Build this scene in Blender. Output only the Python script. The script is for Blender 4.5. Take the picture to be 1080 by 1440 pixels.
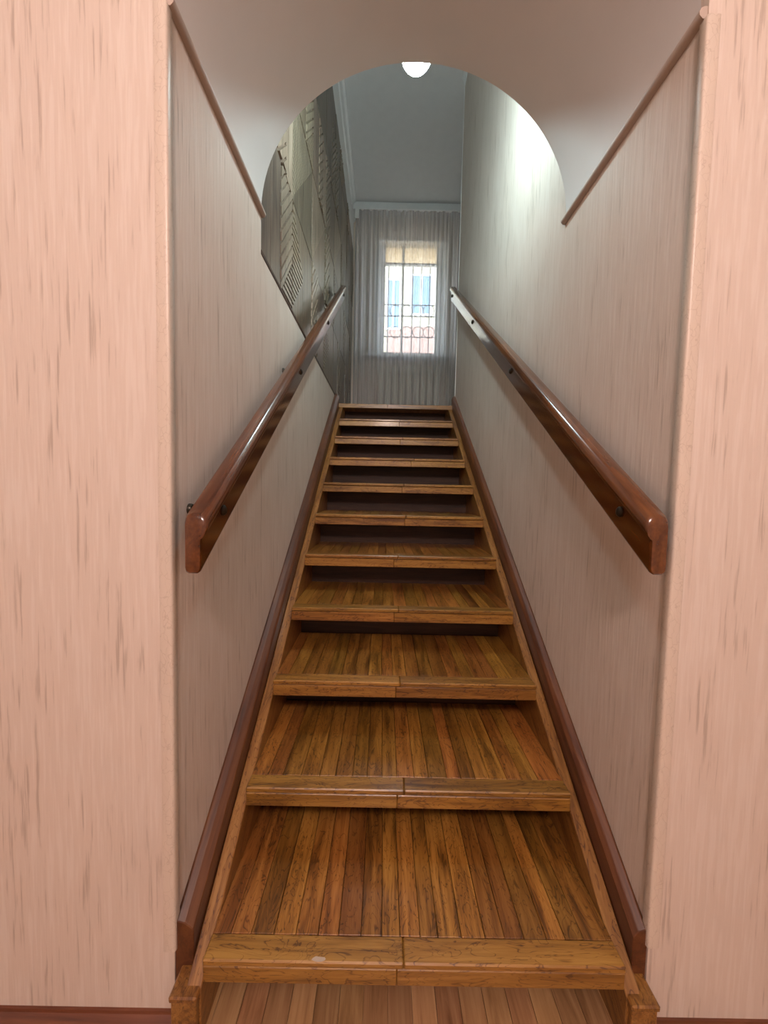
import bpy, bmesh, math, random
from mathutils import Matrix, Vector
random.seed(7)
S = bpy.context.scene
for o in list(bpy.data.objects): bpy.data.objects.remove(o)
C = S.collection

# ------------------------------------------------------------------ camera
H = 1.18                                   # eye height above the lower floor
FPX, PITCH, ROLL, YAW = 552.05, 0.058168, 0.021715, 0.002565
_cy, _sy = math.cos(YAW), math.sin(YAW)
CF = Vector((_sy*math.cos(PITCH), _cy*math.cos(PITCH), -math.sin(PITCH)))
_r = Vector((_cy, -_sy, 0)); _u = _r.cross(CF)
CR = math.cos(ROLL)*_r + math.sin(ROLL)*_u
CU = -math.sin(ROLL)*_r + math.cos(ROLL)*_u
cam_d = bpy.data.cameras.new('camera'); cam = bpy.data.objects.new('camera', cam_d); C.objects.link(cam)
cam_d.sensor_fit = 'VERTICAL'; cam_d.sensor_height = 24.0; cam_d.lens = FPX/1440*24.0
cam_d.clip_start = 0.02; cam_d.clip_end = 200
m3 = Matrix((CR, CU, -CF)).transposed()
cam.matrix_world = Matrix.Translation((0, 0, H)) @ m3.to_4x4()
S.camera = cam
def on_depth(px, py, Y):                   # photo pixel -> point on the plane y = Y
    d = CF + CR*((px-540)/FPX) + CU*((720-py)/FPX)
    d = d*(Y/d.y); return Vector((d.x, d.y, d.z+H))

# ------------------------------------------------------------------ world, exposure
W = bpy.data.worlds.new('world'); S.world = W; W.use_nodes = True
bg = W.node_tree.nodes['Background']
bg.inputs[0].default_value = (0.80, 0.90, 1.0, 1); bg.inputs[1].default_value = 6.0
S.view_settings.view_transform = 'Standard'; S.view_settings.look = 'None'
S.view_settings.gamma = 1.0; S.view_settings.use_curve_mapping = False
S.view_settings.exposure = 0.30
ROOM_LAMP = 118.0        # emission of the warm globe in the lower room
STAIR_LAMP = 195.0       # emission of the cool globe over the stairs

# ------------------------------------------------------------------ dimensions
XL, XR = -0.437, 0.603                     # stairwell side walls
YF, YV = 0.805, 1.395                      # face of the front wall, far end of the vault
YE = 3.45                                  # right wall ends at the landing
YB = 5.15                                  # window wall
ZS = H+0.93                                # springing of the vault
VA, VB = (XR-XL)/2, 0.493                  # vault half width and rise
VX = (XL+XR)/2
ZC = H+3.405                               # upper ceiling
CX, TW = 0.0875, 0.9                       # stair axis and tread width
Y1, G, R = 0.7728, 0.2629, 0.1724
Z1 = H-1.0015
ZL = Z1+10*R                               # landing
def nos(y): return Z1+(y-Y1)*R/G

# ------------------------------------------------------------------ helpers
def link(name, me, mat=None, parent=None):
    o = bpy.data.objects.new(name, me); C.objects.link(o)
    if mat is not None and not me.materials: me.materials.append(mat)
    if parent is not None: o.parent = parent
    return o
def empty(name, loc=(0, 0, 0)):
    o = bpy.data.objects.new(name, None); C.objects.link(o); o.location = loc; o.empty_display_size = .1
    return o
def tag(o, label, cat=None, group=None, kind=None):
    o['label'] = label
    if cat: o['category'] = cat
    if group: o['group'] = group
    if kind: o['kind'] = kind
    return o
def mesh(name, v, f, smooth=False):
    me = bpy.data.meshes.new(name); me.from_pydata([tuple(p) for p in v], [], f); me.update()
    bm = bmesh.new(); bm.from_mesh(me); bmesh.ops.recalc_face_normals(bm, faces=bm.faces[:]); bm.to_mesh(me); bm.free()
    if smooth:
        for p in me.polygons: p.use_smooth = True
    return me
class MB:
    def __init__(s): s.v = []; s.f = []
    def box(s, x0, x1, y0, y1, z0, z1):
        b = len(s.v)
        s.v += [(x, y, z) for z in (z0, z1) for y in (y0, y1) for x in (x0, x1)]
        s.f += [tuple(b+i for i in q) for q in ((0,2,3,1),(4,5,7,6),(0,1,5,4),(2,6,7,3),(0,4,6,2),(1,3,7,5))]
        return s
    def prism(s, ring0, ring1, caps=True):      # two rings of equal length
        b = len(s.v); n = len(ring0); s.v += [tuple(p) for p in ring0]+[tuple(p) for p in ring1]
        for i in range(n):
            j = (i+1) % n; s.f.append((b+i, b+j, b+n+j, b+n+i))
        if caps: s.f += [tuple(b+i for i in range(n-1, -1, -1)), tuple(b+n+i for i in range(n))]
        return s
    def tube(s, pts, r, n=10, caps=True):
        rings = []
        for i, p in enumerate(pts):
            p = Vector(p); a = Vector(pts[max(i-1, 0)]); c = Vector(pts[min(i+1, len(pts)-1)])
            d = (c-a).normalized(); up = Vector((0, 0, 1)) if abs(d.z) < .9 else Vector((1, 0, 0))
            e = d.cross(up).normalized(); g = d.cross(e)
            rr = r[i] if isinstance(r, (list, tuple)) else r
            rings.append([p+e*rr*math.cos(2*math.pi*k/n)+g*rr*math.sin(2*math.pi*k/n) for k in range(n)])
        b = len(s.v)
        for q in rings: s.v += [tuple(p) for p in q]
        for i in range(len(rings)-1):
            for k in range(n):
                j = (k+1) % n; s.f.append((b+i*n+k, b+i*n+j, b+(i+1)*n+j, b+(i+1)*n+k))
        if caps:
            s.f += [tuple(b+k for k in range(n)), tuple(b+(len(rings)-1)*n+k for k in range(n-1, -1, -1))]
        return s
    def lathe(s, prof, c=(0, 0, 0), n=24, axis='Z'):
        b = len(s.v); m = len(prof)
        for (r, h) in prof:
            for k in range(n):
                a = 2*math.pi*k/n; p = (r*math.cos(a), r*math.sin(a), h)
                if axis == 'X': p = (p[2], p[0], p[1])
                if axis == 'Y': p = (p[0], p[2], p[1])
                s.v.append((c[0]+p[0], c[1]+p[1], c[2]+p[2]))
        for i in range(m-1):
            for k in range(n):
                j = (k+1) % n; s.f.append((b+i*n+k, b+i*n+j, b+(i+1)*n+j, b+(i+1)*n+k))
        s.f += [tuple(b+k for k in range(n)), tuple(b+(m-1)*n+k for k in range(n-1, -1, -1))]
        return s
    def build(s, name, mat=None, parent=None, smooth=False, bevel=0, seg=1, smooth_angle=None):
        me = mesh(name, s.v, s.f, smooth)
        if bevel:
            bm = bmesh.new(); bm.from_mesh(me)
            es = [e for e in bm.edges if len(e.link_faces) == 2 and e.calc_face_angle(0) > .6]
            bmesh.ops.bevel(bm, geom=es, offset=bevel, segments=seg, affect='EDGES', profile=.5, clamp_overlap=True)
            bm.to_mesh(me); bm.free()
        if smooth_angle:
            me.shade_smooth() if hasattr(me, 'shade_smooth') else None
            if hasattr(me, 'set_sharp_from_angle'): me.set_sharp_from_angle(angle=smooth_angle)
        return link(name, me, mat, parent)

# ------------------------------------------------------------------ materials
def newmat(name):
    m = bpy.data.materials.new(name); m.use_nodes = True
    nt = m.node_tree; return m, nt, nt.nodes, nt.links, nt.nodes['Principled BSDF']
def ramp(N, stops):
    r = N.new('ShaderNodeValToRGB'); e = r.color_ramp.elements
    e[0].position, e[0].color = stops[0][0], (*stops[0][1], 1)
    e[1].position, e[1].color = stops[-1][0], (*stops[-1][1], 1)
    for p, c in stops[1:-1]:
        k = e.new(p); k.color = (*c, 1)
    return r
def wood(name, dark, mid, light, grain='Y', rough=.35, coat=.3, vary=.5, gscale=1.0, bump=.15, rotx=None, curl=False):
    m, nt, N, L, B = newmat(name)
    tc = N.new('ShaderNodeTexCoord'); oi = N.new('ShaderNodeObjectInfo')
    off = N.new('ShaderNodeVectorMath'); off.operation = 'SCALE'; off.inputs[0].default_value = (37.1, 53.3, 71.7)
    L.new(oi.outputs['Random'], off.inputs['Scale'])
    add = N.new('ShaderNodeVectorMath'); add.operation = 'ADD'
    src = tc.outputs['Object']
    if rotx:
        rm = N.new('ShaderNodeMapping'); rm.inputs['Rotation'].default_value = (-rotx, 0, 0); L.new(src, rm.inputs['Vector']); src = rm.outputs[0]
    L.new(src, add.inputs[0]); L.new(off.outputs[0], add.inputs[1])
    mp = N.new('ShaderNodeMapping'); k = gscale
    mp.inputs['Scale'].default_value = {'X': (2.2*k, 22*k, 22*k), 'Y': (22*k, 2.2*k, 22*k), 'Z': (22*k, 22*k, 2.2*k)}[grain]
    L.new(add.outputs[0], mp.inputs['Vector'])
    n1 = N.new('ShaderNodeTexNoise'); n1.inputs['Scale'].default_value = 1.0; n1.inputs['Detail'].default_value = 5
    n1.inputs['Roughness'].default_value = .6; n1.inputs['Distortion'].default_value = 1.6
    L.new(mp.outputs[0], n1.inputs['Vector'])
    mp2 = N.new('ShaderNodeMapping')
    mp2.inputs['Scale'].default_value = {'X': (9*k, 160*k, 160*k), 'Y': (160*k, 9*k, 160*k), 'Z': (160*k, 160*k, 9*k)}[grain]
    L.new(add.outputs[0], mp2.inputs['Vector'])
    n2 = N.new('ShaderNodeTexNoise'); n2.inputs['Scale'].default_value = 1.0; n2.inputs['Detail'].default_value = 3
    L.new(mp2.outputs[0], n2.inputs['Vector'])
    mixf = N.new('ShaderNodeMath'); mixf.operation = 'MULTIPLY_ADD'; mixf.inputs[1].default_value = .35
    L.new(n2.outputs['Fac'], mixf.inputs[0])
    sub = N.new('ShaderNodeMath'); sub.operation = 'MULTIPLY_ADD'; sub.inputs[1].default_value = .85; sub.inputs[2].default_value = -.1
    L.new(n1.outputs['Fac'], sub.inputs[0]); L.new(sub.outputs[0], mixf.inputs[2])
    r = ramp(N, [(.30, dark), (.48, mid), (.68, light)]); L.new(mixf.outputs[0], r.inputs[0])
    if curl:                                   # dark curly figure lines of the sawn board
        mp3 = N.new('ShaderNodeMapping')
        mp3.inputs['Scale'].default_value = {'X': (7*k, 30*k, 30*k), 'Y': (30*k, 7*k, 30*k), 'Z': (30*k, 30*k, 7*k)}[grain]
        L.new(add.outputs[0], mp3.inputs['Vector'])
        n3 = N.new('ShaderNodeTexNoise'); n3.inputs['Scale'].default_value = 1.0; n3.inputs['Detail'].default_value = 3; n3.inputs['Distortion'].default_value = 1.2
        L.new(mp3.outputs[0], n3.inputs['Vector'])
        fr = N.new('ShaderNodeMath'); fr.operation = 'PINGPONG'; fr.inputs[1].default_value = .06; L.new(n3.outputs['Fac'], fr.inputs[0])
        lr_ = N.new('ShaderNodeMapRange'); lr_.inputs['From Min'].default_value = .0; lr_.inputs['From Max'].default_value = .014
        lr_.inputs['To Min'].default_value = -.21; lr_.inputs['To Max'].default_value = 0.0; L.new(fr.outputs[0], lr_.inputs['Value'])
        ad3 = N.new('ShaderNodeMath'); ad3.operation = 'ADD'; L.new(mixf.outputs[0], ad3.inputs[0]); L.new(lr_.outputs[0], ad3.inputs[1])
        L.new(ad3.outputs[0], r.inputs[0])
    # every board has a tone of its own
    rv = N.new('ShaderNodeMapRange'); rv.inputs['To Min'].default_value = 1-vary*.55; rv.inputs['To Max'].default_value = 1+vary*.45
    L.new(oi.outputs['Random'], rv.inputs['Value'])
    hs = N.new('ShaderNodeHueSaturation'); L.new(r.outputs[0], hs.inputs['Color']); L.new(rv.outputs[0], hs.inputs['Value'])
    hm = N.new('ShaderNodeMath'); hm.operation = 'MULTIPLY'; hm.inputs[1].default_value = 7.37; L.new(oi.outputs['Random'], hm.inputs[0])
    hf = N.new('ShaderNodeMath'); hf.operation = 'FRACT'; L.new(hm.outputs[0], hf.inputs[0])
    hr = N.new('ShaderNodeMapRange'); hr.inputs['To Min'].default_value = .5-.022*vary; hr.inputs['To Max'].default_value = .5+.016*vary
    L.new(hf.outputs[0], hr.inputs['Value']); L.new(hr.outputs[0], hs.inputs['Hue'])
    L.new(hs.outputs[0], B.inputs['Base Color'])
    B.inputs['Roughness'].default_value = rough
    B.inputs['Coat Weight'].default_value = coat; B.inputs['Coat Roughness'].default_value = .15
    bp = N.new('ShaderNodeBump'); bp.inputs['Strength'].default_value = bump; bp.inputs['Distance'].default_value = .002
    L.new(mixf.outputs[0], bp.inputs['Height']); L.new(bp.outputs[0], B.inputs['Normal'])
    return m
def plain(name, col, rough=.5, metal=0, noise=.06, nscale=12):
    m, nt, N, L, B = newmat(name)
    tc = N.new('ShaderNodeTexCoord'); n = N.new('ShaderNodeTexNoise'); n.inputs['Scale'].default_value = nscale; n.inputs['Detail'].default_value = 4
    L.new(tc.outputs['Object'], n.inputs['Vector'])
    r = ramp(N, [(.3, tuple(c*(1-noise) for c in col)), (.7, tuple(min(1, c*(1+noise)) for c in col))])
    L.new(n.outputs['Fac'], r.inputs[0]); L.new(r.outputs[0], B.inputs['Base Color'])
    B.inputs['Roughness'].default_value = rough; B.inputs['Metallic'].default_value = metal
    return m
def wallpaper(name, base, streak, pale, amount=.8):
    m, nt, N, L, B = newmat(name)
    tc = N.new('ShaderNodeTexCoord')
    def noise(sc, det, dist=0.0):
        mp = N.new('ShaderNodeMapping'); mp.inputs['Scale'].default_value = sc; L.new(tc.outputs['Object'], mp.inputs['Vector'])
        n = N.new('ShaderNodeTexNoise'); n.inputs['Scale'].default_value = 1; n.inputs['Detail'].default_value = det; n.inputs['Distortion'].default_value = dist
        L.new(mp.outputs[0], n.inputs['Vector']); return n
    a = noise((125, 125, 6.5), 4); b = noise((9, 9, 3.0), 3); c = noise((240, 240, 14), 2)
    mul = N.new('ShaderNodeMath'); mul.operation = 'MULTIPLY_ADD'; mul.inputs[1].default_value = .45
    L.new(b.outputs['Fac'], mul.inputs[0]); L.new(a.outputs['Fac'], mul.inputs[2])
    r = ramp(N, [(.60, pale), (.72, base), (.84, base), (.96, streak)])
    L.new(mul.outputs[0], r.inputs[0])
    r2 = ramp(N, [(.3, (.975, .975, .975)), (.7, (1, 1, 1))]); L.new(c.outputs['Fac'], r2.inputs[0])
    mx = N.new('ShaderNodeMix'); mx.data_type = 'RGBA'; mx.blend_type = 'MULTIPLY'; mx.inputs['Factor'].default_value = 1
    L.new(r.outputs[0], mx.inputs['A']); L.new(r2.outputs[0], mx.inputs['B'])
    L.new(mx.outputs['Result'], B.inputs['Base Color']); B.inputs['Roughness'].default_value = .62
    bp = N.new('ShaderNodeBump'); bp.inputs['Strength'].default_value = .6; bp.inputs['Distance'].default_value = .0015
    L.new(mul.outputs[0], bp.inputs['Height']); L.new(bp.outputs[0], B.inputs['Normal'])
    return m
def emit(name, col, k):
    m, nt, N, L, B = newmat(name)
    B.inputs['Base Color'].default_value = (.8, .8, .8, 1)
    B.inputs['Emission Color'].default_value = (*col, 1); B.inputs['Emission Strength'].default_value = k
    return m
M = {}
M['paper'] = wallpaper('vertical streak wallpaper', (.66, .565, .49), (.475, .39, .325), (.695, .61, .54))
M['plaster'] = plain('painted plaster', (.66, .645, .63), .7, noise=.03, nscale=4)
M['ceiling'] = plain('grey white ceiling paint', (.70, .69, .68), .75, noise=.02)
M['white'] = plain('white paint', (.80, .80, .79), .35, noise=.02)
M['tread'] = wood('varnished tread oak', (.085, .032, .006), (.265, .110, .019), (.41, .195, .040), 'Y', .34, .35, .6, curl=True)
M['nosing'] = wood('varnished nosing oak', (.10, .038, .009), (.27, .125, .023), (.39, .20, .045), 'X', .36, .2, .35, curl=True)
M['stringer'] = wood('varnished stringer oak', (.10, .036, .009), (.25, .11, .024), (.37, .185, .05), 'Y', .36, .3, .2, rotx=.58, curl=True)
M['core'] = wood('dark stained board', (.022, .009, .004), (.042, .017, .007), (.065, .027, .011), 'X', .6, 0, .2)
M['skirt'] = wood('dark red brown skirting', (.05, .015, .004), (.098, .031, .009), (.15, .055, .016), 'Y', .45, .1, .15, rotx=.58)
M['rail'] = wood('lacquered red brown rail', (.045, .011, .002), (.090, .025, .004), (.14, .044, .008), 'Y', .24, .7, .1, bump=.02, rotx=.59)
M['floorwood'] = wood('worn floor parquet', (.21, .10, .038), (.35, .185, .080), (.45, .265, .125), 'Y', .5, .05, .35)
M['panel'] = wood('weathered grey oak', (.065, .041, .026), (.135, .098, .066), (.22, .165, .115), 'Z', .42, .2, .7)
M['panel2'] = wood('pale limed oak slat', (.12, .086, .058), (.21, .158, .108), (.32, .255, .18), 'Z', .42, .2, .5)
M['bead'] = plain('taupe moulding', (.50, .41, .35), .4)
def crackle(name, base, line):
    m, nt, N, L, B = newmat(name); tc = N.new('ShaderNodeTexCoord')
    mp = N.new('ShaderNodeMapping'); mp.inputs['Scale'].default_value = (75, 75, 24)
    nd = N.new('ShaderNodeTexNoise'); nd.inputs['Scale'].default_value = 30; L.new(tc.outputs['Object'], nd.inputs['Vector'])
    ma = N.new('ShaderNodeVectorMath'); ma.operation = 'MULTIPLY_ADD'; ma.inputs[1].default_value = (.03, .03, .08); L.new(nd.outputs['Color'], ma.inputs[0]); L.new(tc.outputs['Object'], ma.inputs[2]); L.new(ma.outputs[0], mp.inputs['Vector'])
    v_ = N.new('ShaderNodeTexVoronoi'); v_.feature = 'DISTANCE_TO_EDGE'; v_.inputs['Scale'].default_value = 1; L.new(mp.outputs[0], v_.inputs['Vector'])
    r = ramp(N, [(0.0, line), (.035, base), (1, base)]); L.new(v_.outputs['Distance'], r.inputs[0]); L.new(r.outputs[0], B.inputs['Base Color'])
    B.inputs['Roughness'].default_value = .35; return m
M['edge'] = crackle('crackled corner strip', (.65, .56, .475), (.54, .45, .37))
M['bolt'] = plain('dark bronze bolt', (.035, .028, .02), .38, .7)
M['radiator'] = plain('cream radiator enamel', (.62, .58, .50), .45)
M['iron'] = plain('painted iron', (.06, .06, .065), .5, .2)

# ------------------------------------------------------------------ structure: lower room
def arch_pts(n=48):
    return [(VX-VA*math.cos(math.pi*i/n), ZS+VB*math.sin(math.pi*i/n)) for i in range(n+1)]
RX0, RX1, RY0, RZ = -2.3, 2.4, -3.2, H+1.62
def plate(name, outline, y0, y1, mat):        # polygon in x/z pushed along y
    b = MB().prism([(x, y0, z) for x, z in outline], [(x, y1, z) for x, z in outline]); return b.build(name, mat)
# the front wall: two jamb sides and a header with the arched opening
def strip_mesh(name, lower, ztop, y0, y1, mat):
    b = MB(); n = len(lower)
    for i in range(n-1):
        (xa, za), (xb, zb) = lower[i], lower[i+1]
        b.f.append(tuple(range(len(b.v), len(b.v)+4))); b.v += [(xa, y0, za), (xb, y0, zb), (xb, y0, ztop), (xa, y0, ztop)]
        b.f.append(tuple(range(len(b.v), len(b.v)+4))); b.v += [(xa, y1, za), (xb, y1, zb), (xb, y1, ztop), (xa, y1, ztop)]
        b.f.append(tuple(range(len(b.v), len(b.v)+4))); b.v += [(xa, y0, za), (xb, y0, zb), (xb, y1, zb), (xa, y1, za)]
    (xa, za), (xb, zb) = lower[0], lower[-1]
    b.f.append(tuple(range(len(b.v), len(b.v)+4))); b.v += [(xa, y0, ztop), (xb, y0, ztop), (xb, y1, ztop), (xa, y1, ztop)]
    me = mesh(name, b.v, b.f)
    bm = bmesh.new(); bm.from_mesh(me); bmesh.ops.remove_doubles(bm, verts=bm.verts[:], dist=1e-5)
    bmesh.ops.recalc_face_normals(bm, faces=bm.faces[:]); bm.to_mesh(me); bm.free()
    for p in me.polygons: p.use_smooth = True
    me.set_sharp_from_angle(angle=.5)
    return link(name, me, mat)
wf = MB().box(RX0, XL, YF, YF+.02, 0, RZ).box(XR, RX1, YF, YF+.02, 0, RZ)
w = wf.build('wall_front', M['paper']); tag(w, 'pink beige streaked wallpaper wall on both sides of the stair opening', kind='structure')
hd = strip_mesh('wall_header', arch_pts(), RZ, YF, YF+.02, M['paper']); tag(hd, 'wallpapered wall above the arched stair opening', kind='structure')
v = strip_mesh('ceiling_vault', arch_pts(64), ZC+.1, YF+.02, YV, M['plaster']); tag(v, 'smooth plaster barrel vault over the foot of the stairs', kind='structure')
tag(MB().box(RX0-.1, RX0, RY0, YF+.02, 0, RZ).build('wall_room_left', M['paper']), 'side wall of the lower room behind the viewer', kind='structure')
tag(MB().box(RX1, RX1+.1, RY0, YF+.02, 0, RZ).build('wall_room_right', M['paper']), 'opposite side wall of the lower room', kind='structure')
tag(MB().box(RX0-.1, RX1+.1, RY0-.1, RY0, 0, RZ).build('wall_room_back', M['paper']), 'back wall of the lower room facing the stairs', kind='structure')
tag(MB().box(RX0-.1, RX1+.1, RY0-.1, YF+.02, RZ, RZ+.1).build('ceiling_lower', M['ceiling']), 'white ceiling of the lower room', kind='structure')
fl = MB().box(RX0-.1, RX1+.1, RY0-.1, YB+.3, -.10, -.014).build('floor', M['floorwood']); tag(fl, 'narrow plank parquet floor at the foot of the stairs', kind='structure')
pw = .0556
me = MB().box(-pw/2+.0006, pw/2-.0006, -2.05, 2.05, -.014, 0).build('plank', M['floorwood']); proto = me
k = 0; x = RX0+pw/2
while x < RX1:
    o = proto if k == 0 else proto.copy()
    if k: C.objects.link(o)
    inside = -.40 < x < .575
    o.parent = fl; o.location = (x, -1.147+(.05 if inside else -.1), 0)
    k += 1; x += pw
# baseboards of the front wall: small cove moulding
def cove(name, x0, x1, label):
    pr = [(YF, 0), (YF-.024, 0), (YF-.024, .005), (YF-.016, .009), (YF-.007, .016), (YF-.005, .021), (YF, .022)]
    b = MB().prism([(x0, y, z) for y, z in pr], [(x1, y, z) for y, z in pr])
    o = b.build(name, M['skirt_x']); tag(o, label, kind='structure'); return o
M['skirt_x'] = wood('red brown skirting along the wall', (.06, .016, .006), (.12, .034, .013), (.18, .06, .025), 'X', .35, .4, .1)
cove('baseboard_front_left', RX0, XL+.01, 'low red brown skirting under the wall left of the opening')
cove('baseboard_front_right', XR-.002, RX1, 'low red brown skirting under the wall right of the opening')

# ------------------------------------------------------------------ structure: stairwell and upper hall
HXR = 2.6
ZP = H+.80                                # panelling starts at upper floor level
tag(MB().box(XL-.12, XL, YF+.02, YB+.3, 0, ZP).build('wall_left', M['paper']), 'beige streaked wallpaper wall below the wood panelling', kind='structure')
tag(MB().box(XL-.12, XL, YF+.02, YV, ZP, ZS+.02).build('wall_left_pier', M['paper']), 'beige wallpapered pier under the left springing of the vault', kind='structure')
tag(MB().box(XR, XR+.12, YF+.02, YE, 0, ZC).build('wall_right', M['paper']), 'tall beige streaked wallpaper wall beside the right handrail', kind='structure')
tag(MB().box(XR+.12, HXR, YE-.12, YE, ZL-.2, ZC).build('wall_hall_near', M['paper']), 'upper hall wall round the corner from the stairs', kind='structure')
tag(MB().box(HXR, HXR+.1, YE-.12, YB+.3, ZL-.2, ZC).build('wall_hall_right', M['paper']), 'side wall of the upper hall', kind='structure')
tag(MB().box(XL-.12, HXR+.1, YV, YB+.3, ZC, ZC+.1).build('ceiling_upper', M['ceiling']), 'grey white ceiling high above the stairs and landing', kind='structure')
tag(MB().box(XL, HXR, Y1+10*G+.055, YB+.3, ZL-.03, ZL).build('floor_landing', M['floorwood']), 'wooden landing floor at the top of the stairs', kind='structure')
tag(MB().box(XL-.12, XR+.12, Y1+10*G+.3, Y1+10*G+.35, 0, ZL-.2).build('wall_under_landing', M['core']), 'dark wall closing the space under the landing', kind='structure')
# window wall
WX0, WX1 = on_depth(527, 420, YB).x, on_depth(627, 420, YB).x
WZ0, WZ1 = on_depth(575, 502, YB).z, on_depth(575, 338, YB).z
b = MB().box(XL-.12, WX0, YB, YB+.3, ZL-.2, ZC).box(WX1, HXR+.1, YB, YB+.3, ZL-.2, ZC).box(WX0, WX1, YB, YB+.3, ZL-.2, WZ0).box(WX0, WX1, YB, YB+.3, WZ1, ZC)
tag(b.build('wall_window', M['paper']), 'beige wallpapered end wall around the window on the landing', kind='structure')

# ------------------------------------------------------------------ wood panelling of carved squares
PS = .49; PY0 = YV; PZ0 = ZP+.006; PTOP = H+3.02
base = MB().box(XL-.12, XL-.022, PY0, YB+.3, ZP, ZC).build('wall_panelling', M['panel']); tag(base, 'carved grey oak panelling above the left handrail', kind='structure')
tag(MB().box(XL-.022, XL-.012, PY0, YB, PTOP, ZC).build('wall_frieze', M['white']), 'white painted strip above the wood panelling', kind='structure')
def clip(poly, a, b, c):                  # keep a*u+b*v <= c
    out = []
    for i in range(len(poly)):
        p, q = poly[i], poly[(i+1) % len(poly)]; dp = a*p[0]+b*p[1]-c; dq = a*q[0]+b*q[1]-c
        if dp <= 0: out.append(p)
        if dp*dq < 0:
            t = dp/(dp-dq); out.append((p[0]+(q[0]-p[0])*t, p[1]+(q[1]-p[1])*t))
    return out
def slats(mb, region, ang, pitch, gap, h0, h1, jitter=0.0):
    h1 = h0+(h1-h0)*.7
    nx, ny = -math.sin(ang), math.cos(ang)
    if len(region) < 3: return
    ds = [p[0]*nx+p[1]*ny for p in region]; d = math.floor(min(ds)/pitch)*pitch
    while d < max(ds):
        q = clip(clip(region, nx, ny, d+pitch-gap), -nx, -ny, -d)
        if len(q) > 2:
            hh = h1+random.uniform(-jitter, jitter); ins = []
            cx_, cy_ = sum(p[0] for p in q)/len(q), sum(p[1] for p in q)/len(q)
            ki = min(.03, .0015/max(math.hypot(p[0]-cx_, p[1]-cy_) for p in q))
            mb.prism([(h0, p[0], p[1]) for p in q], [(hh, p[0]+(cx_-p[0])*ki, p[1]+(cy_-p[1])*ki) for p in q])
        d += pitch
def panel_mesh(kind, top):
    s = PS-.006; T = min(top, s)
    cl = lambda P: clip(P, 0, 1, T)
    plainb, fine = MB(), MB()
    plainb.box(0, .007, 0, s, 0, T)
    P45 = math.pi/4
    if kind == 0:
        slats(plainb, cl([(0, 0), (.28, 0), (.28, s), (0, s)]), math.pi/2, .141, .002, .006, .016)
        slats(fine, cl([(.285, .21), (s, .004), (s, s), (.285, s)]) if False else cl([(.285, .0), (s, .21), (s, s), (.285, s)]), P45, .034, .009, .006, .022, .003)
        slats(fine, cl([(.29, 0), (s, 0), (s, .2)]), 0, .026, .009, .006, .018)
    elif kind == 1:
        slats(fine, cl([(0, .02), (.24, .25), (0, .48)]), 0, .026, .009, .006, .018)
        slats(plainb, cl([(0, 0), (.24, 0), (.24, .248), (0, .018)]), math.pi/2, .13, .002, .006, .014)
        slats(plainb, cl([(0, .482), (.24, .252), (.24, s), (0, s)]), math.pi/2, .15, .002, .006, .014)
        slats(plainb, cl([(.242, 0), (s, 0), (s, s), (.242, s)]), math.pi/2, .121, .001, .006, .014)
    elif kind == 2:
        slats(fine, cl([(0, 0), (.19, .0), (.19, s), (0, s)]), P45, .032, .009, .006, .022, .003)
        slats(plainb, cl([(.195, 0), (s, 0), (s, s), (.195, s)]), math.pi/2, .1455, .002, .006, .014)
    elif kind == 4:
        slats(plainb, cl([(0, 0), (.20, 0), (.20, s), (0, s)]), math.pi/2, .1, .002, .006, .014)
        slats(fine, cl([(.203, 0), (.36, 0), (.36, s), (.203, s)]), P45, .040, .010, .006, .022, .003)
        slats(fine, cl([(.363, 0), (s, 0), (s, s), (.363, s)]), math.pi/2, .1, .002, .006, .016)
    else:
        slats(fine, cl([(0, .001), (s, s), (0, s)]), 0, .03, .003, .006, .014)
        slats(plainb, cl([(.0, 0), (s, 0), (s, s-.001)]), math.pi/2, .12, .001, .006, .012)
    me = bpy.data.meshes.new('panel')
    nv = len(plainb.v)
    vv = plainb.v+fine.v; ff = plainb.f+[tuple(i+nv for i in f) for f in fine.f]
    me.from_pydata(vv, [], ff); me.update(); me.materials.append(M['panel']); me.materials.append(M['panel2'])
    for i, p in enumerate(me.polygons): p.material_index = 0 if i < len(plainb.f) else 1
    bm = bmesh.new(); bm.from_mesh(me); bmesh.ops.recalc_face_normals(bm, faces=bm.faces[:]); bm.to_mesh(me); bm.free()
    return me
grid = [[0, 1, 2, 1, 0, 3, 2, 1], [4, 3, 3, 2, 1, 0, 3, 2], [1, 0, 4, 2, 3, 1, 0, 3], [3, 2, 1, 0, 2, 3, 1, 0], [0, 1, 2, 3, 0, 1, 2, 3]]
cache = {}
for r_ in range(5):
    z = PZ0+.005 if r_ == 0 else PZ0+.035+r_*PS
    hgt = PTOP-z if r_ == 4 else (PS+.02 if r_ == 0 else PS)
    if hgt < .05: continue
    for c_ in range(8):
        y = PY0+.006+c_*PS-.004
        if y > YB-.1: continue
        key = (grid[r_][c_], round(min(hgt, PS), 3), c_ == 7)
        if key not in cache: cache[key] = panel_mesh(grid[r_][c_], min(hgt, PS-.009))
        o = link('panel', cache[key], None, base); o.location = (XL-.022, y, z)
        if r_ == 0: o.scale.z = (PS+.021)/(PS-.009)
        if y+PS > YB: o.scale.y = (YB-y)/PS
tag(MB().box(XL-.022, XL+.002, PY0, YE, ZP-.004, ZP+.010).build('trim_1', M['core']), 'thin dark strip along the bottom of the wood panelling', kind='structure')

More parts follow.
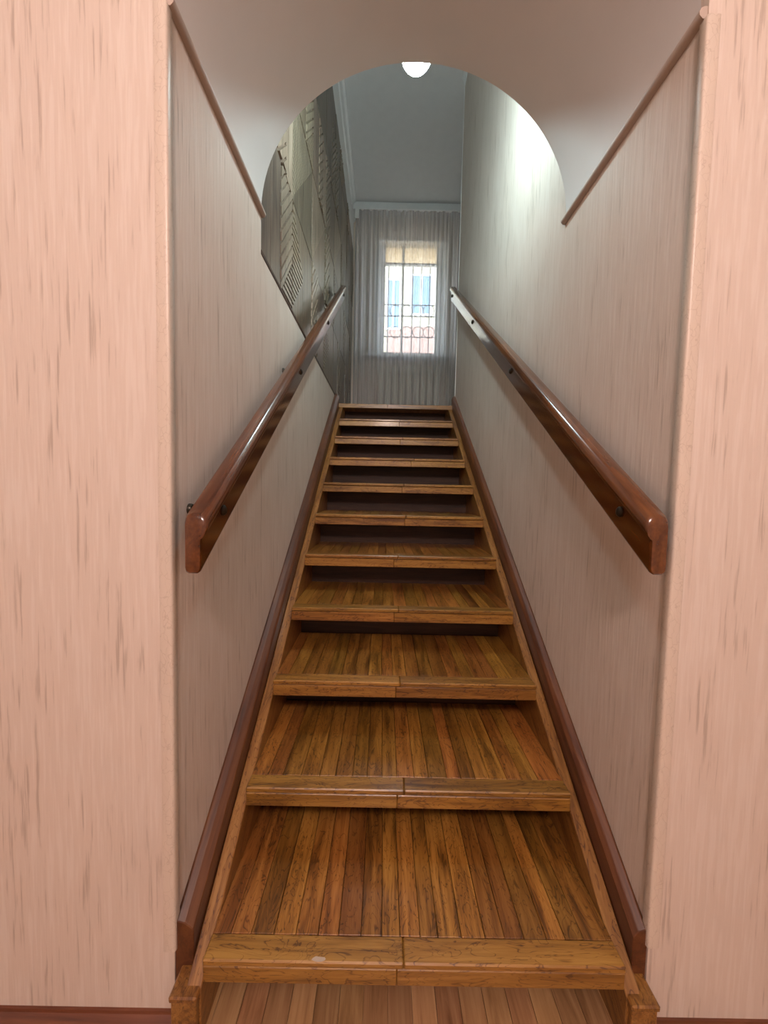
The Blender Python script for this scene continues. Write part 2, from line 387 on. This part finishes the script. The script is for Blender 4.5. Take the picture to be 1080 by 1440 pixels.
# ------------------------------------------------------------------ mouldings
def bead(name, x, s, label):              # half-round at the springing of the vault
    pr = [(0, -.012), (.008, -.012), (.014, -.006), (.015, 0), (.012, .007), (.006, .010), (0, .010)]
    b = MB().prism([(x+s*u, YF+.004, ZS+z) for u, z in pr], [(x+s*u, YV+.006, ZS+z) for u, z in pr])
    o = b.build(name, M['bead'], smooth_angle=.9); tag(o, label, kind='structure')
bead('trim_2', XL, 1, 'taupe bead moulding under the left edge of the vault')
bead('trim_3', XR, -1, 'taupe bead moulding under the right edge of the vault')
def corner(name, x, s, z0, label):        # rounded corner strip: a leg on the front face, a leg in the reveal
    pr = [(-.022, 0), (-.022, -.003), (-.018, -.0045), (.0, -.0045), (.0035, -.003), (.0045, 0), (.0045, .016), (.003, .018), (0, .018), (0, 0)]
    b = MB().prism([(x+s*u, YF+y, z0) for u, y in pr], [(x+s*u, YF+y, ZS-.012) for u, y in pr])
    o = b.build(name, M['edge'], smooth_angle=.9); tag(o, label, kind='structure')
corner('trim_4', XL, 1, H-1.02, 'pale corner strip on the left edge of the opening')
corner('trim_5', XR, -1, H-.99, 'pale corner strip on the right edge of the opening')
# cornice of the upper ceiling
pr = [(0, 0), (.055, 0), (.05, -.012), (.03, -.02), (.018, -.045), (.012, -.06), (0, -.065)]
b = MB().prism([(XL-.012+u, YV, ZC+z) for u, z in pr], [(XL-.012+u, YB, ZC+z) for u, z in pr])
tag(b.build('trim_6', M['white']), 'white cornice along the ceiling above the panelling', kind='structure')
b = MB().prism([(XR-u*.5, YV, ZC+z) for u, z in pr], [(XR-u*.5, YE, ZC+z) for u, z in pr])
tag(b.build('trim_7', M['white']), 'white cornice on top of the right stair wall', kind='structure')
tag(MB().box(XR-.004, XR+.02, YE, YE+.004, ZL, ZC-.05).build('trim_8', M['white']), 'white corner bead where the right wall ends', kind='structure')

# ------------------------------------------------------------------ staircase
st = empty('staircase', (CX, Y1, 0)); tag(st, 'varnished oak staircase with plank treads and deep dark gaps', 'staircase')
SO = Vector((CX, Y1, 0))
def rel(o): o.location = o.location - SO; return o
def part_box(name, x0, x1, y0, y1, z0, z1, mat, parent, bevel=.0012, poff=None):
    c = Vector(((x0+x1)/2, (y0+y1)/2, (z0+z1)/2))
    o = MB().box(x0-c.x, x1-c.x, y0-c.y, y1-c.y, z0-c.z, z1-c.z).build(name, mat, parent, bevel=bevel)
    o.location = c-(poff if poff is not None else SO); return o
BACK = .20
joint_px = [575, 569, 563, 558, 556, 570, 565, 577, 561, 559]
XA, XB = CX-TW/2, CX+TW/2
for i in range(10):
    y = Y1+G*i; z = Z1+R*i; to = Vector((CX, y, z))
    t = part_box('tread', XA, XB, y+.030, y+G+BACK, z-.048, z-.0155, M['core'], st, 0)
    tw = t.location + SO
    jx = on_depth(joint_px[i], 700, y).x; jt = jx+random.uniform(.0, .02)
    xs = [XA]
    rnd = random.Random(100+i)
    while xs[-1] < XB-.03:
        xs.append(min(XB, xs[-1]+.0463*rnd.uniform(.85, 1.16)))
    xs[-1] = XB
    for a, c in zip(xs[:-1], xs[1:]):
        part_box('plank', a+.0006, c-.0006, y+.0525, y+G+BACK-.012, z-.0155, z+rnd.uniform(-.0006, .0003), M['tread'], t, .0008, tw)
    for a, c in ((XA, jt), (jt, XB)):
        part_box('nosing_strip', a+.0004, c-.0004, y, y+.052, z-.0145, z+.0006, M['nosing'], t, .003, tw)
    for a, c in ((XA, jx), (jx, XB)):
        part_box('nosing_fascia', a+.0004, c-.0004, y+.0025, y+.030, z-.054, z-.0165, M['nosing'], t, .002, tw)
    if i == 0:
        sc = MB(); p = on_depth(448, 1352, y); n = 11
        ring = [(p.x+.016*math.cos(6.283*k/n)*random.uniform(.5, 1.2), y+.006+.006*math.sin(6.283*k/n)*random.uniform(.5, 1.2)) for k in range(n)]
        sc.prism([(a, b_, z+.0005) for a, b_ in ring], [(a, b_, z+.0011) for a, b_ in ring])
        o = sc.build('scuff_mark', plain('bare worn wood', (.50, .40, .32), .7), t); o.location = -tw
        o['label'] = 'pale worn chip on the edge of the step'
    zb = 0 if i == 0 else z-R-.0155
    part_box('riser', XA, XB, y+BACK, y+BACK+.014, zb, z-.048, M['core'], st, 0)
# landing edge board across the whole width
yl = Y1+10*G
for a, c in ((XL+.018, on_depth(545, 570, yl).x), (on_depth(545, 570, yl).x, XR-.014)):
    part_box('landing_nosing', a, c, yl, yl+.055, ZL-.035, ZL+.002, M['nosing'], st, .003)
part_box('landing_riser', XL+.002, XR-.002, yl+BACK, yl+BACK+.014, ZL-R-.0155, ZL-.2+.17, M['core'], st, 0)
# stringers
def stringer(x0, x1):
    ya, yb = .768, yl+.199
    top = lambda y: nos(y)-.008
    low = lambda y: max(0.0, nos(y)-.36)
    ym = Y1+(.36-Z1)*G/R
    n = 24; b = MB(); pts = [(.768, .118), (.792, top(.792)), (yb, ZL-.036 if top(yb) > ZL-.036 else top(yb)), (yb, low(yb)), (ym, 0), (ya, 0)]
    pts[1:2] = [(yl-.01, min(top(yl-.01), ZL-.036)), (yb, ZL-.036)]
    b.prism([(x0, y, z) for y, z in pts], [(x1, y, z) for y, z in pts])
    o = b.build('stringer', M['stringer'], st, bevel=.002); o.location = -SO
stringer(XA-.032, XA); stringer(XB, XB+.032)
for x0, x1 in ((XA-.060, XA-.001), (XB+.001, XB+.061)):
    nb = MB().box(x0+.003, x1-.003, .756, .806, 0, .108).build('foot_block', M['stringer'], st, bevel=.0015); nb.location = -SO
    cp = MB().box(x0, x1, .751, .812, .108, .121).build('cap', M['stringer'], nb, bevel=.003)
# sloping skirtings between stringers and walls
def skirt(name, xw, s, xin, label):
    ya, yb = YF+.003, YE-.006
    ring = lambda y: [(xw, max(0, nos(y)-.22)), (xin, max(0, nos(y)-.22)), (xin-s*.002, nos(y)+.004+.012*(y-.8)), (xw+s*.021, nos(y)+.018+.016*(y-.8)), (xw+s*.006, nos(y)+.022+.016*(y-.8)), (xw, nos(y)+.020+.016*(y-.8))]
    b = MB().prism([(x, ya, z) for x, z in ring(ya)], [(x, yb, z) for x, z in ring(yb)])
    o = b.build(name, M['skirt'], bevel=.0015); tag(o, label, kind='structure')
skirt('baseboard_left', XL, 1, XA-.032, 'dark red brown skirting rising along the left stair wall')
skirt('baseboard_right', XR, -1, XB+.032, 'dark red brown skirting rising along the right stair wall')

# ------------------------------------------------------------------ handrails
def handrail(xb, s, z0, slope, y1, bolts, label):
    y0 = .775
    root = empty('handrail', (xb, y0, z0)); tag(root, label, 'handrail', None)
    pr = [(.006, -.001), (.018, .0), (.034, -.001), (.041, -.006), (.0455, -.015), (.0465, -.026), (.044, -.036), (.039, -.043), (.0345, -.0455),
          (.033, -.052), (.033, -.110), (.030, -.118), (.025, -.121), (.008, -.121), (.002, -.118), (0, -.110), (0, -.014), (.002, -.006)]
    n = len(pr); b = MB(); L_ = y1-y0
    stations = [(0, .88), (.003, .96), (.009, 1.0), (L_-.03, 1.0), (L_-.012, .97), (L_-.004, .92), (L_, .84)]
    cxp, czp = .02, -.06
    b.v = []
    for (d, k) in stations:
        for (u, z) in pr:
            b.v.append((s*(cxp+(u-cxp)*k), d, d*slope+czp+(z-czp)*k))
    for i in range(len(stations)-1):
        for k in range(n):
            j = (k+1) % n; b.f.append((i*n+k, i*n+j, (i+1)*n+j, (i+1)*n+k))
    b.f += [tuple(range(n)), tuple(range((len(stations)-1)*n+n-1, (len(stations)-1)*n-1, -1))]
    b.build('rail', M['rail'], root, smooth_angle=.7)
    for by in bolts:
        d = by-y0; zc = d*slope-.070
        prof = [(.0125, -.002), (.0125, .002), (.010, .005), (.006, .007), (.001, .0078)]
        o = MB().lathe([(r, h*s) for r, h in prof], (s*.033, d, zc), 14, 'X').build('bolt', M['bolt'], root, smooth=True)
        gap = abs(xb-(XL if s > 0 else XR))
        br = MB().tube([(0, d, zc), (-s*gap, d, zc)], .009, 12).lathe([(.014, -s*gap), (.014, -s*(gap-.004)), (.012, -s*(gap-.008)), (.009, -s*(gap-.009))], (0, d, zc), 14, 'X')
        br.build('bracket', M['bolt'], root, smooth_angle=.6)
handrail(XL+.043, 1, H-.060, .672, 3.40, (.886, 1.695, 2.475, 3.33), 'lacquered red brown wooden handrail crossing in front of the carved panelling')
handrail(XR-.034, -1, H-.043, .668, 3.42, (.885, 1.72, 2.53, 3.36), 'lacquered red brown wooden handrail on the plain wallpapered wall')

# ------------------------------------------------------------------ stair lamp
ly = 1.62; lc = on_depth(586, 76, ly); lr = 20.0*ly/FPX
lamp = empty('pendant_lamp', (lc.x, lc.y, ZC)); tag(lamp, 'glowing white globe lamp hanging over the stairs behind the arch', 'lamp')
dz = lc.z-ZC
prof = [(lr*math.sin(math.pi*k/16)+.0005, -lr*math.cos(math.pi*k/16)) for k in range(17)]
MB().lathe(prof, (0, 0, dz), 28).build('globe', emit('cool white globe', (.71, .94, .98), STAIR_LAMP), lamp, smooth=True)
MB().lathe([(.02, dz+lr-.006), (.024, dz+lr+.002), (.024, dz+lr+.04), (.012, dz+lr+.055), (.004, dz+lr+.06)], (0, 0, 0), 20).build('lamp_holder', M['white'], lamp, smooth_angle=.6)
MB().tube([(0, 0, dz+lr+.058), (0, 0, -.02)], .003, 8).build('cord', M['white'], lamp)
MB().lathe([(.05, 0), (.05, -.006), (.03, -.02), (.006, -.026)], (0, 0, 0), 20).build('ceiling_rose', M['white'], lamp, smooth_angle=.6)

# ------------------------------------------------------------------ lower room lamp (behind the viewer)
rl = empty('ceiling_lamp_offscreen', (.05, -1.2, RZ)); tag(rl, 'warm opal globe lamp hanging in the lower room', 'lamp')
rr = .15; dz = -.30
prof = [(rr*math.sin(math.pi*k/16)+.0005, dz-rr*math.cos(math.pi*k/16)) for k in range(17)]
MB().lathe(prof, (0, 0, 0), 28).build('globe_offscreen', emit('warm globe', (1.0, .785, .72), ROOM_LAMP), rl, smooth=True)
MB().tube([(0, 0, dz+rr-.004), (0, 0, -.02)], .006, 8).build('rod', M['bolt'], rl)
MB().lathe([(.06, 0), (.06, -.008), (.03, -.03), (.006, -.034)], (0, 0, 0), 20).build('ceiling_rose', M['bolt'], rl, smooth_angle=.6)

# ------------------------------------------------------------------ window
YG = YB+.11
wn = empty('window_1', ((WX0+WX1)/2, YG, WZ0)); tag(wn, 'white framed window with a grille behind the sheer curtain', kind='structure')
WO = wn.location.copy()
def wpart(name, b, mat, parent=None, bevel=.002):
    o = b.build(name, mat, parent or wn, bevel=bevel)
    if parent is None: o.location = -WO
    return o
# lining of the reveal with a thin white architrave edge
b = MB().box(WX0, WX0+.012, YB-.006, YG, WZ0, WZ1).box(WX1-.012, WX1, YB-.006, YG, WZ0, WZ1).box(WX0, WX1, YB-.006, YG, WZ1-.012, WZ1)
wpart('reveal_lining', b, M['white'], bevel=0)
fx0, fx1 = WX0+.012, WX1-.012; fz0, fz1 = WZ0, WZ1-.012
gx0, gx1 = on_depth(541, 420, YG).x, on_depth(613, 420, YG).x
gz1 = on_depth(575, 347, YG).z; gz0 = on_depth(575, 496, YG).z
tz = on_depth(575, 371, YG).z; mx = on_depth(566, 420, YG).x
b = MB().box(fx0, gx0, YG, YG+.06, fz0, fz1).box(gx1, fx1, YG, YG+.06, fz0, fz1).box(gx0, gx1, YG, YG+.06, gz1, fz1).box(gx0, gx1, YG, YG+.06, fz0, gz0)
wpart('window_frame', b, M['white'])
wpart('transom', MB().box(gx0, gx1, YG, YG+.05, tz-.012, tz+.012), M['white'])
wpart('mullion', MB().box(mx-.014, mx+.014, YG, YG+.05, gz0, gz1), M['white'])
def see_through(name, col, clear, glossy, diffuse=None):
    m, nt, N, L, B = newmat(name); out = N['Material Output']; N.remove(B)
    t_ = N.new('ShaderNodeBsdfTransparent'); t_.inputs[0].default_value = (*col, 1)
    g_ = N.new('ShaderNodeBsdfGlossy'); g_.inputs['Roughness'].default_value = .05
    d_ = N.new('ShaderNodeBsdfTranslucent'); d_.inputs[0].default_value = (*col, 1)
    a_ = N.new('ShaderNodeMixShader'); a_.inputs[0].default_value = 1-clear; L.new(t_.outputs[0], a_.inputs[1]); L.new(d_.outputs[0], a_.inputs[2])
    b_ = N.new('ShaderNodeMixShader'); b_.inputs[0].default_value = glossy; L.new(a_.outputs[0], b_.inputs[1]); L.new(g_.outputs[0], b_.inputs[2])
    L.new(b_.outputs[0], out.inputs['Surface']); return m
mg = see_through('window glass', (.98, .99, 1.0), 1.0, .06)
mfr = see_through('frosted beige pane', (.80, .72, .60), .25, .04)
for a, c in ((gx0, mx-.014), (mx+.014, gx1)):
    wpart('pane', MB().box(a, c, YG+.022, YG+.026, gz0, tz-.012), mg, bevel=0)
    wpart('pane', MB().box(a, c, YG+.022, YG+.026, tz+.012, gz1), mfr, bevel=0)
sx0, sx1 = on_depth(512, 503, YB-.1).x, on_depth(634, 503, YB-.1).x
wpart('window_sill', MB().box(sx0, sx1, YB-.12, YG, WZ0-.035, WZ0), M['white'], bevel=.006)
# grille outside
gr = empty('window_grille', ((WX0+WX1)/2, YB+.34, WZ0)); tag(gr, 'grey iron grille with rings outside the landing window', 'grille')
def gpart(name, b):
    o = b.build(name, M['iron'], gr, smooth_angle=.7); o.location = -gr.location
yg = YB+.34; bars = [on_depth(p, 420, yg).x for p in (546, 566, 580, 592, 604)]
for x in bars: gpart('bar', MB().tube([(x, yg, WZ0-.05), (x, yg, WZ1+.05)], .007, 8))
for py in (429, 445, 474):
    z = on_depth(575, py, yg).z; gpart('cross_bar', MB().tube([(WX0-.05, yg, z), (WX1+.05, yg, z)], .007, 8))
for px in (556, 572, 588, 603):
    for py in (437, 467):
        c = on_depth(px, py, yg); rr_ = .075
        gpart('ring', MB().tube([(c.x+rr_*math.cos(a*math.pi/12), yg+.008, c.z+rr_*math.sin(a*math.pi/12)) for a in range(25)], .005, 6))

# ------------------------------------------------------------------ radiator
rd = empty('radiator', (0, YB-.09, ZL)); tag(rd, 'cream cast iron column radiator under the window sill', 'radiator')
rz1 = on_depth(575, 516, YB-.10).z-ZL; rz0 = rz1-.58
x0r = on_depth(531, 540, YB-.10).x; pitch = (on_depth(605, 540, YB-.1).x-on_depth(541, 540, YB-.1).x)/6.6
for i in range(9):
    xc = x0r+pitch*(i+.5); b = MB()
    for yy in (-.045, .045):
        b.tube([(xc, yy, rz0+.02), (xc, yy, rz0+.06), (xc, yy, rz1-.06), (xc, yy, rz1-.02)], [.020, .030, .030, .020], 12)
    b.tube([(xc-pitch*.49, 0, rz1-.05), (xc+pitch*.49, 0, rz1-.05)], .026, 12).tube([(xc-pitch*.49, 0, rz0+.05), (xc+pitch*.49, 0, rz0+.05)], .026, 12)
    b.box(xc-.012, xc+.012, -.045, .045, rz1-.07, rz1-.012).box(xc-.012, xc+.012, -.045, .045, rz0+.012, rz0+.07)
    b.box(xc-pitch*.36, xc+pitch*.36, -.068, -.05, rz0+.03, rz1-.02)
    b.build('section', M['radiator'], rd, smooth_angle=.7)
xe = x0r+pitch*9
MB().tube([(xe-.01, 0, rz0+.05), (xe+.06, 0, rz0+.05), (xe+.06, 0, 0)], .012, 10).build('pipe', M['radiator'], rd, smooth_angle=.8)
MB().tube([(x0r+.01, 0, rz0+.05), (x0r-.05, 0, rz0+.05), (x0r-.05, 0, 0)], .012, 10).build('pipe', M['radiator'], rd, smooth_angle=.8)

# ------------------------------------------------------------------ curtain and its rail
YK = YB-.21; CX1 = 1.15; KZ = H+3.33
cr = empty('curtain_rail', (0, YK, ZC)); tag(cr, 'white curtain rail fixed under the ceiling before the window', 'curtain rail')
MB().box(XL+.005, CX1+.1, -.075, -.06, -.085, -.002).box(XL+.005, CX1+.1, -.06, .05, -.02, -.002).build('rail_cover', M['white'], cr, bevel=.004)
MB().box(XL+.03, XL+.075, -.085, -.061, -.19, -.086).build('end_bracket', M['white'], cr, bevel=.003)
mc, nt, N, L, B = newmat('sheer voile')
out = N['Material Output']; N.remove(B)
tc = N.new('ShaderNodeTexCoord')
tr = N.new('ShaderNodeBsdfTransparent'); df = N.new('ShaderNodeBsdfDiffuse'); tl = N.new('ShaderNodeBsdfTranslucent')
df.inputs[0].default_value = (.86, .83, .80, 1); tl.inputs[0].default_value = (.90, .90, .93, 1)
m1 = N.new('ShaderNodeMixShader'); m1.inputs[0].default_value = .75; L.new(df.outputs[0], m1.inputs[1]); L.new(tl.outputs[0], m1.inputs[2])
mpc = N.new('ShaderNodeMapping'); mpc.inputs['Scale'].default_value = (70, 5, .25); L.new(tc.outputs['Object'], mpc.inputs['Vector'])
vo = N.new('ShaderNodeTexNoise'); vo.inputs['Scale'].default_value = 1; vo.inputs['Detail'].default_value = 3; L.new(mpc.outputs[0], vo.inputs['Vector'])
rp = N.new('ShaderNodeMapRange'); rp.inputs['From Min'].default_value = .35; rp.inputs['From Max'].default_value = .65; rp.inputs['To Min'].default_value = .30; rp.inputs['To Max'].default_value = .46
L.new(vo.outputs['Fac'], rp.inputs['Value'])
m2 = N.new('ShaderNodeMixShader'); L.new(rp.outputs[0], m2.inputs[0]); L.new(tr.outputs[0], m2.inputs[1]); L.new(m1.outputs[0], m2.inputs[2])
L.new(m2.outputs[0], out.inputs['Surface'])
b = MB(); nx, nz = 520, 6; rnd = random.Random(3); ph = [rnd.uniform(0, 6.28) for _ in range(6)]
x0c = XL+.03
for j in range(nz+1):
    f = j/nz; z = ZL+.02+(KZ+.03-ZL-.02)*f
    for i in range(nx+1):
        x = x0c+(CX1-x0c)*i/nx
        y = YK+.020*math.sin(x*62+ph[0]+1.5*math.sin(x*9+ph[1]))+.012*math.sin(x*117+ph[2]+.5*f)+.010*math.sin(x*23+ph[3]+.8*f)
        b.v.append((x, y, z))
for j in range(nz):
    for i in range(nx):
        a = j*(nx+1)+i; b.f.append((a, a+1, a+nx+2, a+nx+1))
cu = b.build('sheer_curtain', mc, None, smooth=True); tag(cu, 'white sheer floor length curtain in front of the window', 'curtain')

# ------------------------------------------------------------------ house across the yard
YN = 13.0
hb = empty('neighbour_house', (0, YN, -1.5)); tag(hb, 'pale yellow house seen through the curtain and window', 'building')
HO = Vector((0, YN, -1.5))
def hpart(name, b, mat, parent=None):
    o = b.build(name, mat, parent or hb)
    if parent is None: o.location = -HO
    return o
hpart('wall', MB().box(-9, 9, YN, YN+.4, -1.5, 9.5), plain('yellow render', (.50, .45, .33), .8, noise=.05, nscale=1.5))
hpart('roof', MB().prism([(-9.4, YN-.5, 9.5), (-9.4, YN+5, 12.5), (-9.4, YN+5, 12.3), (-9.4, YN-.5, 9.3)], [(9.4, YN-.5, 9.5), (9.4, YN+5, 12.5), (9.4, YN+5, 12.3), (9.4, YN-.5, 9.3)]), plain('roof sheet', (.3, .2, .17), .6))
hpart('plinth', MB().box(-.0, 3.2, YN-.05, YN, -1.5, on_depth(590, 460, YN).z), plain('pink brick', (.36, .22, .18), .8, noise=.15, nscale=9))
mwin = plain('blue window glass', (.12, .20, .27), .3)
for (a, c, t_, u_) in ((544, 562, 396, 462), (578, 606, 390, 442)):
    p = on_depth(a, u_, YN); q_ = on_depth(c, t_, YN)
    f_ = hpart('window', MB().box(p.x, q_.x, YN-.06, YN, p.z, q_.z), mwin)
    fr = MB().box(p.x-.06, p.x, YN-.08, YN, p.z-.06, q_.z+.06).box(q_.x, q_.x+.06, YN-.08, YN, p.z-.06, q_.z+.06).box(p.x, q_.x, YN-.08, YN, q_.z, q_.z+.06).box(p.x, q_.x, YN-.08, YN, p.z-.06, p.z).box((p.x+q_.x)/2-.03, (p.x+q_.x)/2+.03, YN-.08, YN-.058, p.z, q_.z)
    fo = fr.build('frame', M['white'], f_)
tag(MB().box(-14, 14, YB+.3, 30, -1.7, -1.5).build('ground', plain('yard ground', (.35, .34, .30), .9)), 'yard ground between the two houses', kind='structure')
